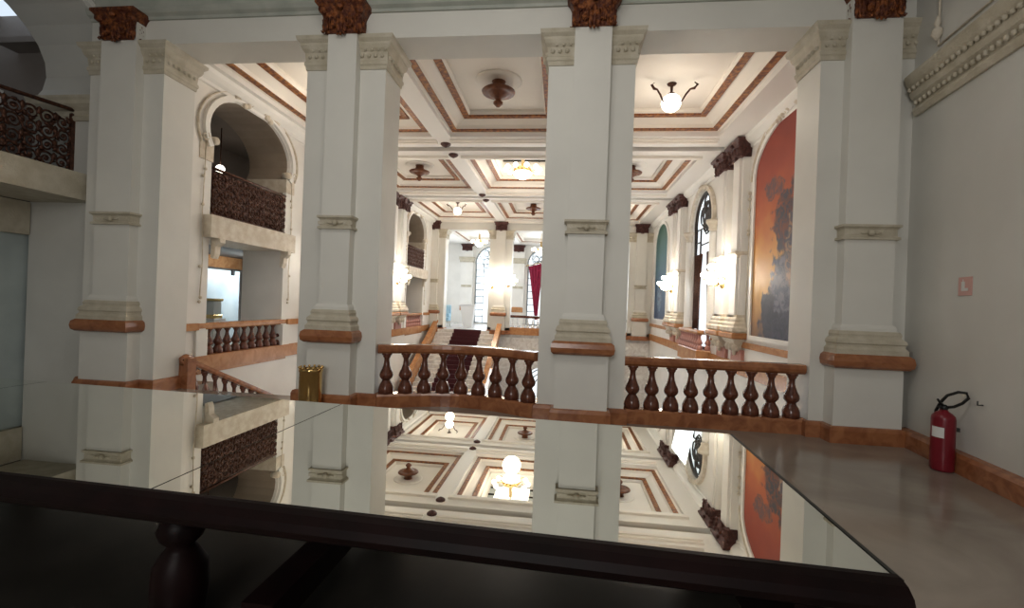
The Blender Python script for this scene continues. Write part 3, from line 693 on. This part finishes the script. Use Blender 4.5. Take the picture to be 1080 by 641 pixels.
for x, nm in ((-6.62, 'left'), (-3.22, 'right')):
    t = thing('stair_parapet', '%s sloping parapet with broad orange marble coping beside the carpeted stair' % nm, 'parapet', (x, 19.2, -2.55))
    L = YF-19.2-.2; H = FZ+2.55
    MB().prism([(0, 0), (L, H-.1), (L, H+.35), (0, .62)], [], lambda a, b, tt: (tt, a, b), -.09, .09).build('wall', 'ochre', t)
    MB().prism([(-.25, .55), (L+.1, H+.38), (L+.1, H+.47), (-.25, .65)], [], lambda a, b, tt: (tt, a, b), -.12, .12).build('coping', 'ochre', t)
    MB().bevbox(-.13, .13, -.4, -.05, 0, .75).build('newel', 'ochre', t)

# ============================================================ MURALS and the side window (right wall)
def mural_thing(label, Yc, half, z0, zs, rzh, matl, frame_m='white'):
    t = thing('mural', label, 'painting', (XR, Yc, 0))
    MB().prism(arch_pts(0, half, z0, zs, half, rzh, zs), [], lambda a, b, tt: (tt, a, b), -.012, -.032).build('canvas', matl, t)
    o = arch_pts(0, half+.11, z0-.09, zs, half+.11, rzh+.11, zs); i_ = arch_pts(0, half-.01, z0+.01, zs, half-.01, rzh-.01, zs)
    MB().prism(o, [i_], lambda a, b, tt: (tt, a, b), 0, -.07).build('frame', frame_m, t)
    return t
m1 = mural_thing('large arched mural with orange sky and dark blue figures on the right wall', 9.62, 1.68, 1.06, 4.75, .95, mural)
m2 = mural_thing('arched dark blue green mural farther along the right wall', 21.5, 1.25, 1.15, 4.6, .9, mural2)
struct('trim_32', arch_trim(9.62, 1.92, 1.2, 4.75, 4.75, XR, .04, -.05), 'orn')
gt = thing('plaster_garland', 'plaster garland and drops around the orange arched mural', 'ornament', (XR, 9.62, 0))
g = MB()
for q in range(11):
    a = -1+2*q/10; g.sphere((-.06, a*.6, 5.80-.12*abs(a)), random.uniform(.05, .09), 7)
g.tube([(-.05, -1.1, 5.62), (-.06, 0, 5.84), (-.05, 1.1, 5.62)], .045)
g.build('festoon', 'orn', gt)
for s_ in (-1, 1):
    g = MB()
    for zz in (4.5, 4.35, 4.1, 3.6, 3.5): g.sphere((-.03, s_*2.03, zz), .045, 6)
    g.tube([(-.03, s_*2.03, 4.5), (-.03, s_*2.0, 3.0), (-.03, s_*2.03, 1.4)], .012, 5)
    g.build('drop', 'orn', gt)
tw = struct('window_8', MB().prism(arch_pts(15.45, 1.06, .4, 4.35, 1.1, .98, 4.5), [], lambda a, b, t: (t, a, b), XR+.14, XR+.17), 'pane')
lw = leaded(15.45, 1.06, .42, 4.35, 1.10, .98, 4.5, lambda a, b: (XR+.10, a, b), 'lead', 'window_leading', r=.03); lw.parent = tw
cu = MB()
for s_ in (-1, 1):
    for q in range(9): cu.tube([(XR+.08, 15.45+s_*(1.0-q*.09), 3.5), (XR+.07, 15.45+s_*(1.0-q*.07), 2.4), (XR+.08, 15.45+s_*(1.0-q*.06), 1.0)], .03, 5)
tag(cu.build('window_grille', 'iron'), 'dark bronze grille bars inside the leaded side window', 'grille')
struct('trim_33', arch_trim(15.45, 1.12, 1.0, 4.35, 4.5, XR, .16, -.10), 'orn')
for s_ in (-1, 1):
    t = thing('engaged_column', ('nearer' if s_ < 0 else 'farther')+' slender engaged column beside the leaded side window', 'column', (XR-.06, 15.45+s_*1.26, 0))
    MB().lathe([(.12, .9), (.16, .95), (.16, 1.0), (.12, 1.05), (.115, 3.9), (.10, 4.0)], (0, 0, 0), 14).build('shaft', 'white', t)
    MB().lathe([(.10, 4.0), (.14, 4.05), (.13, 4.1), (.18, 4.2), (.22, 4.25), (.22, 4.33)], (0, 0, 0), 14).build('capital', 'orn', t)
g = MB()
for q in range(9):
    a = -1+2*q/8; g.sphere((XR-.08, 15.45+a*.4, 5.62-.1*abs(a)), random.uniform(.06, .1), 7)
tag(g.build('plaster_cartouche', 'orn'), 'plaster cartouche over the arch of the leaded side window', 'ornament')

# ============================================================ CEILING LAMPS, ROSETTES, CHANDELIERS
ro_proto = None
for x, y, lb in ((BX[1], BY[0], 'brown turned ceiling rosette in the coffer right above the bowed balustrade'), (BX[0], 15.4, 'brown ceiling rosette in the left coffer of the middle row'), (BX[2], 15.4, 'brown ceiling rosette in the right coffer of the middle row'), (BX[1], 21.2, 'brown ceiling rosette in the central coffer of the farthest row')):
    if ro_proto is None:
        t = ro_proto = thing('ceiling_rosette', lb, 'ceiling rosette', (x, y, ZC+.42), 0, 'turned rosettes in the coffers')
        MB().lathe([(.001, -.56), (.04, -.55), (.10, -.49), (.10, -.45), (.055, -.42), (.07, -.38), (.12, -.345), (.16, -.33), (.18, -.30), (.25, -.275), (.28, -.285), (.34, -.265), (.355, -.23), (.33, -.21), (.16, -.19), (.13, -.05), (.16, 0)], (0, 0, 0), 24).build('boss', 'red', t)
        MB().lathe([(.30, -.02), (.46, -.03), (.49, -.015), (.49, 0)], (0, 0, 0), 28).build('ceiling_ring', 'ceil', t)
    else: dup(ro_proto, (x, y, ZC+.42), lb)
la_proto = None
for x, y, lb in ((BX[2], BY[0]+.25, 'lit globe lamp with three curled arms in the nearest right coffer'), (BX[0], BY[0], 'lit globe lamp with curled arms in the nearest left coffer'), (BX[0], 21.2, 'lit globe lamp in the far left coffer'), (BX[2], 21.2, 'lit globe lamp in the far right coffer')):
    if la_proto is None:
        t = la_proto = thing('ceiling_lamp', lb, 'lamp', (x, y, ZC+.42), 0, 'globe lamps in the coffers')
        MB().sphere((0, 0, -.40), .20, 20, (1, 1, .92)).build('globe', 'glow', t)
        MB().lathe([(.10, 0), (.08, -.03), (.03, -.05), (.025, -.18), (.07, -.2), (.09, -.24), (.05, -.26)], (0, 0, 0), 12).build('stem', 'iron', t)
        for q in range(3):
            a = PI/2+q*2*PI/3
            pts = [(r_*math.cos(a), r_*math.sin(a), z) for r_, z in ((.06, -.42), (.22, -.40), (.30, -.28), (.38, -.20), (.46, -.20), (.52, -.14), (.46, -.08))]
            MB().tube(pts, [.012, .018, .022, .02, .03, .028, .012], 6).build('arm', 'iron', t)
    else: dup(la_proto, (x, y, ZC+.42), lb)
    point('lamp_light', (x, y, ZC-.35), 32, WARM, .2)
def chandelier(label, x, y, z, R, n, r, top=.55):
    t = thing('chandelier', label, 'chandelier', (x, y, z))
    MB().lathe([(.05, .5), (.06, .15), (R*.45, .1), (R*.55, .0), (R*.5, -.05), (.1, -.1)], (0, 0, 0), 20).tube([(0, 0, .1), (0, 0, top)], .02).build('frame', 'brass', t)
    MB().lathe([(R*.5, -.05), (R*.55, -.10), (R*.42, -.2), (R*.2, -.28), (.01, -.3)], (0, 0, 0), 20).build('glass_bowl', 'glow', t)
    for q in range(n):
        a = 2*PI*q/n
        o = MB().tube([(R*.5*math.cos(a), R*.5*math.sin(a), 0), (R*.8*math.cos(a), R*.8*math.sin(a), -.08), (R*math.cos(a), R*math.sin(a), -.02)], .012, 5).build('arm', 'brass', t)
        MB().sphere((R*math.cos(a), R*math.sin(a), .04), r, 10).build('bulb', 'glow', o)
    return t
chandelier('large lit chandelier of glass globes under the skylight in the central coffer', BX[1], 15.4, 6.12, .58, 10, .085, .71)
point('chandelier_light', (BX[1], 15.4, 5.55), 65, WARM, .3)
chandelier('lit chandelier in the far gallery glimpsed over the crimson curtain', BX[1]+.1, 27.6, 4.9, .5, 8, .09, 1.0)
chandelier('lit chandelier in the far gallery above the carpeted stair top', BX[0]-.1, 27.6, 5.3, .45, 8, .09, .6)
point('far_gallery_light', (BX[0], 27.6, 4.4), 32, DAY, .3); point('far_gallery_light', (BX[1], 27.6, 4.4), 32, DAY, .3)
bs = None; nb = {(-3.31, 12.12): 'left beam, nearer side of first crossing', (-3.31, 13.0): 'left beam, farther side of first crossing', (-3.31, 17.8): 'left beam, nearer side of second crossing', (-3.31, 18.7): 'left beam, farther side of second crossing', (.285, 12.12): 'beam behind the central pier, nearer side of first crossing', (.285, 13.0): 'beam behind the central pier, farther side of first crossing', (.285, 17.8): 'beam behind the central pier, nearer side of second crossing', (.285, 18.7): 'beam behind the central pier, farther side of second crossing'}
for (x, y), lb in nb.items():
    lb = 'dark boss on the '+lb
    if bs is None:
        bs = thing('beam_boss', lb, 'ceiling boss', (x, y, ZC), 0, 'dark bosses on the beam crossings')
        MB().lathe([(.14, 0), (.14, -.03), (.11, -.06), (.05, -.09), (.01, -.11)], (0, 0, 0), 14).build('disc', 'giltd', bs)
    else: dup(bs, (x, y, ZC), lb)

# ============================================================ SCONCES
sp_ = None
def sconce(label, X, Y, z, rz, power, sc_=1.0):
    global sp_
    if sp_ is None:
        t = sp_ = thing('sconce', label, 'wall lamp', (X, Y, z), rz, 'lit candelabra sconces')
        b = MB().lathe([(.01, -.25), (.06, -.2), (.05, -.05), (.09, 0), (.06, .1), (.02, .2)], (0, -.06, 0), 10)
        b.build('back_plate', 'brass', t)
        k_ = 0
        for ring, z_, cnt in ((.46, .12, 9), (.30, .34, 7), (.30, -.06, 5)):
            for q in range(cnt):
                a = PI+PI*(q+.5)/cnt; x, y = ring*math.cos(a), ring*math.sin(a)*1.0-.08
                o = MB().tube([(0, -.08, -.05), (x*.5, -.08+(y+.08)*.6, -.14+z_*.5), (x, y, z_-.10)], .012, 5).build('arm', 'brass', t)
                MB().sphere((x, y, z_), .068, 10).build('bulb', 'glow2', o)
    else: t = dup(sp_, (X, Y, z), label, rz)
    d = Vector((math.sin(rz), -math.cos(rz), 0))
    point('sconce_light', Vector((X, Y, z+.05))+d*.42, power, WARM, .15)
sconce('lit sconce between the orange mural and the side window', XR-.22, 12.6, 2.45, -PI/2, 60)
sconce('lit sconce between the side window and the blue mural', XR-.22, 18.3, 2.5, -PI/2, 45)
sconce('lit sconce on the left wall before the farthest arch', XL+.22, 18.0, 2.45, PI/2, 45)
sconce('lit sconce on the left wall between the nearest and middle arches', XL+.22, 12.6, 2.45, PI/2, 45)
sconce('left lit sconce on the far pier beside the stair top', PX[1]-.40, YF, 2.6, 0, 22)
sconce('right lit sconce on the far pier beside the stair top', PX[1]+.45, YF, 2.7, 0, 22)

# ============================================================ FAR GALLERY CONTENTS
t = thing('lectern', 'white draped pedestal standing on the far gallery left of the sconce pier', 'lectern', (-5.55, 26.6, FZ))
MB().prism([(-.42, 1.25), (.42, 1.25), (.30, .0), (-.18, .0)], [], lambda a, b, tt: (a, tt, b), -.25, .25).build('draped_body', 'cloth', t)
MB().bevbox(-.48, .48, -.32, .32, 1.25, 1.33).build('top', 'cloth', t)
t = thing('armchair', 'pale blue upholstered armchair at the left of the far gallery opening', 'chair', (-7.0, 26.6, FZ))
MB().bevbox(-.36, .36, -.3, .3, .3, .55, .04).build('seat', 'blue', t); MB().bevbox(-.36, .36, .22, .34, .5, 1.25, .04).build('backrest', 'blue', t)
for a in (-.33, .33):
    MB().bevbox(a-.05, a+.05, -.3, .25, .55, .75, .02).build('armrest', 'blue', t)
    for b in (-.26, .28): MB().bevbox(a-.03, a+.03, b-.03, b+.03, 0, .3).build('leg', 'steel', t)
cur = MB(); nf = 22; vs = []; fs = []
for j in range(13):
    zt = j/12; z = 4.15-3.55*zt; wl_ = .42*(1-zt**.8)*1.0+.09; xc = -1.86+.12*zt
    for i in range(nf+1):
        u = i/nf; vs.append((xc-wl_+2*wl_*u, 30.6+.05*math.sin(u*PI*9)*(1-.5*zt), z+(.25*u if j == 0 else 0)))
for j in range(12):
    for i in range(nf): a = j*(nf+1)+i; fs.append((a, a+1, a+nf+2, a+nf+1))
cur.add(vs, fs, True); cth = thing('curtain', 'x', 'curtain', (0, 0, 0)); o = cur.build('drape', 'curtain', cth); MB().tube([(-2.5, 30.6, 4.2), (-1.4, 30.6, 4.45), (-1.4, 31.02, 4.45)], .03).tube([(-2.5, 30.6, 4.2), (-2.5, 31.02, 4.2)], .03).build('rod', 'brass', cth); tag(cth, 'crimson curtain gathered to a point in the far arched window', 'curtain')
md = o.modifiers.new('thickness', 'SOLIDIFY'); md.thickness = .02
fpl = None
for x, lb in ((-6.6, 'left of the far arched window behind the carpeted stair'), (-3.05, 'left of the far window with the crimson curtain'), (.55, 'right of the far window with the crimson curtain'), (4.0, 'in the far right corner of the far gallery')):
    lb = 'white pilaster with dark carved top '+lb
    if fpl is None:
        t = fpl = thing('pilaster', lb, 'pilaster', (x, 31, FZ), 0, 'pilasters of the far window wall')
        MB().box(-.42, .42, -.25, 0, 0, 5.3).build('shaft', 'white', t)
        MB().sweep([(.42, 0), (.42, -.25), (-.42, -.25), (-.42, 0)][::-1], [(-.02, 4.2), (.06, 4.2), (.06, 4.3), (.12, 4.45), (.12, 4.55), (-.02, 4.55)]).build('capital', 'aged', t)
        MB().sweep([(.32, 0), (.32, -.25), (-.32, -.25), (-.32, 0)][::-1], [(-.02, 2.5), (.03, 2.5), (.03, 2.65), (-.02, 2.65)]).build('band', 'aged', t)
        MB().sweep([(.34, 0), (.34, -.27), (-.34, -.27), (-.34, 0)][::-1], [(-.02, .9), (.05, .9), (.05, 1.2), (-.02, 1.25)]).build('base_torus', 'ochre', t)
        leafcap(t, 'carved_bracket', 'giltd', .3, .3, 5.0, .42, .1)
    else: dup(fpl, (x, 31, FZ), lb)

# ============================================================ GALLERY OBJECTS
# brass bin
t = thing('waste_bin', 'tall polished brass bin in front of the pier left of the bowed balustrade', 'bin', (-3.42, 5.98, 0))
MB().lathe([(.150, 0), (.155, .02), (.150, .04), (.150, .56), (.158, .57), (.158, .60), (.150, .61), (.135, .61), (.135, .12), (.01, .12)], (0, 0, 0), 28).build('body', 'brass', t)
rg = MB()
for q in range(14):
    a = 2*PI*q/14; rg.sphere((.15*math.cos(a), .15*math.sin(a), .625), .018, 8)
rg.build('beaded_rim', 'brass', t)
# fire extinguisher on the right wall
EX, EY, EZ = 4.085, 5.36, .0
t = thing('fire_extinguisher', 'red fire extinguisher with black hose standing by the right gallery wall', 'fire extinguisher', (EX, EY, .0))
H = .60
MB().lathe([(.085, 0), (.098, .012), (.102, .03), (.102, H-.05), (.096, H-.02), (.07, H+.01), (.04, H+.03), (.03, H+.05)], (0, 0, 0), 28).build('cylinder', 'exred', t)
MB().lathe([(.028, H+.04), (.034, H+.05), (.034, H+.08), (.02, H+.10)], (0, 0, 0), 12).build('valve', 'black', t)
MB().tube([(.0, 0, H+.09), (-.06, -.03, H+.12), (-.10, -.05, H+.16)], .012).tube([(0, 0, H+.07), (-.05, -.03, H+.075), (-.09, -.05, H+.08)], .010).build('lever', 'black', t)
MB().tube([(.02, 0, H+.07), (.06, -.05, H+.09), (.10, -.10, H+.14), (.13, -.13, H+.20), (.12, -.12, H+.25), (.08, -.07, H+.25), (.03, .0, H+.20), (-.01, .03, H+.12), (-.0, .1, H+.02), (.01, .125, H-.1)], .015, 8).build('hose', 'black', t)
lb_ = MB(); vs = []; fs = []
for i in range(9):
    a = math.radians(-183+i*7)
    for z in (.36, .47): vs.append((.1035*math.cos(a), .1235*math.sin(a), z))
for i in range(8): fs.append((2*i, 2*i+2, 2*i+3, 2*i+1))
lb_.add(vs, fs, True).build('label', 'label', t)
MB().box(.09, .15, -.02, .02, .42, .46).build('bracket', 'hook', t)
# safety sign
def wx(y): return 4.12+(4.42-4.12)*(y-4.3)/2.16
t = thing('safety_sign', 'small faded red square sign with a pale symbol on the right gallery wall', 'sign', (wx(5.38)-.006, 5.38, 1.97), math.atan2(-(4.42-4.12), 2.16))
MB().bevbox(-.004, .004, -.10, .10, -.10, .10, .002).build('plate', 'pink', t)
MB().box(-.007, -.0045, .0, .05, -.05, .05).box(-.007, -.0045, -.05, -.0, -.05, -.02).box(-.007, -.0045, .02, .03, .05, .075).build('symbol', 'label', t)
wk = MB().tube([(wx(5.08)-.0, 5.08, .76), (wx(5.08)-.05, 5.08, .76), (wx(5.08)-.05, 5.08, .80)], .008)
tag(wk.build('hook', 'hook'), 'small dark hook on the wall right of the fire extinguisher', 'hook')

# mirror topped table
TZ = .85
t = thing('mirror_table', 'long table with mirrored glass top and near black turned wooden frame', 'table', (0, 0, 0))
x0, x1, yb_, yf = -6.5, .985, 3.0, 1.47
# front edge line: slight skew
def fy(x): return 1.455-(x-1)*.045
def by(x): return 2.95-(x-1.05)*.048
def xr(y): return .985+(y-1.43)*.043
seams = [x0, -4.03, -1.52]
edges = seams+[None]
for i in range(3):
    a = seams[i]+.004; b = seams[i+1]-.004 if i < 2 else None
    if b is None: pts = [(a, fy(a)), (xr(1.43), fy(.985)), (xr(2.95), by(1.05)), (a, by(a))]
    else: pts = [(a, fy(a)), (b, fy(b)), (b, by(b)), (a, by(a))]
    MB().prism(pts, [], lambda p, q, tt: (p, q, tt), TZ-.008, TZ).build('mirror_panel', 'mirror', t)
MB().prism([(x0, fy(x0)), (xr(1.43)+.006, fy(.985)), (xr(2.95)+.006, by(1.05)+.006), (x0, by(x0)+.006)], [], lambda p, q, tt: (p, q, tt), TZ-.05, TZ-.0085).build('top_board', 'seam', t)
# bullnose front rail
xs = [x0, -4, -2, 0, 1.0]
front = [(x, fy(x)) for x in xs]
pf = [(-.01, TZ-.010), (-.0, TZ+.003), (.02, TZ+.003), (.05, TZ-.005), (.075, TZ-.025), (.085, TZ-.05), (.075, TZ-.075), (.045, TZ-.095), (0, TZ-.10), (-.01, TZ-.10)]
MB().sweep(front, pf).build('front_rail', 'dark', t)
MB().sweep([(xr(1.43)+.012, 1.43), (xr(2.95)+.012, 2.95)], [(-.006, TZ-.06), (-.006, TZ), (.006, TZ+.001), (.006, TZ-.06)]).build('side_edge', 'seam', t)
MB().sweep([(x, fy(x)+.06) for x in xs[:-1]]+[(.86, fy(.86)+.06)], [(-.02, TZ-.22), (-.02, TZ-.09), (.02, TZ-.09), (.02, TZ-.22)]).build('apron', 'dark', t) if 0 else None
legp = [(.05, 0), (.06, .03), (.045, .08), (.05, .16), (.085, .28), (.10, .42), (.095, .52), (.06, .58), (.045, .60), (.075, .63), (.085, .66), (.07, .70), (.05, .72), (.06, .75)]
for x in (-1.47, -4.0, -6.2):
    for s_ in (0, 1):
        y = fy(x)+.10 if s_ == 0 else by(x)-.12
        MB().lathe(legp, (x, y, 0), 18).build('leg', 'dark', t)
for s_ in (0, 1):
    MB().bevbox(.76, .90, (1.53 if s_ == 0 else 2.75), (1.65 if s_ == 0 else 2.87), 0, TZ-.05).build('leg', 'dark', t)
MB().box(.86, .90, 1.6, 2.8, 0, .80).build('end_panel', 'dark', t)
MB().box(-1.10, -.98, 1.52, 2.92, .38, .50).box(-1.10, -.98, 2.80, 2.92, .25, .80).build('cross_rail', 'dark', t)
MB().box(-4.06, -3.94, 1.8, 3.1, .70, .80).build('cross_rail', 'dark', t)
MB().prism([(x0+.1, fy(x0)+.03), (.86, fy(.86)+.03), (.86, fy(.86)+1.38), (x0+.1, by(x0)-.1)], [], lambda p, q, tt: (p, q, tt), .22, .26).build('shade_board', 'undershade', t)  # added dark board standing in for the shaded floor under the table
MB().sweep([(x0, fy(x0)+1.35), (.86, fy(.86)+1.35)], [(-.02, TZ-.18), (-.02, TZ-.05), (.02, TZ-.05), (.02, TZ-.18)]).build('rear_rail', 'dark', t)
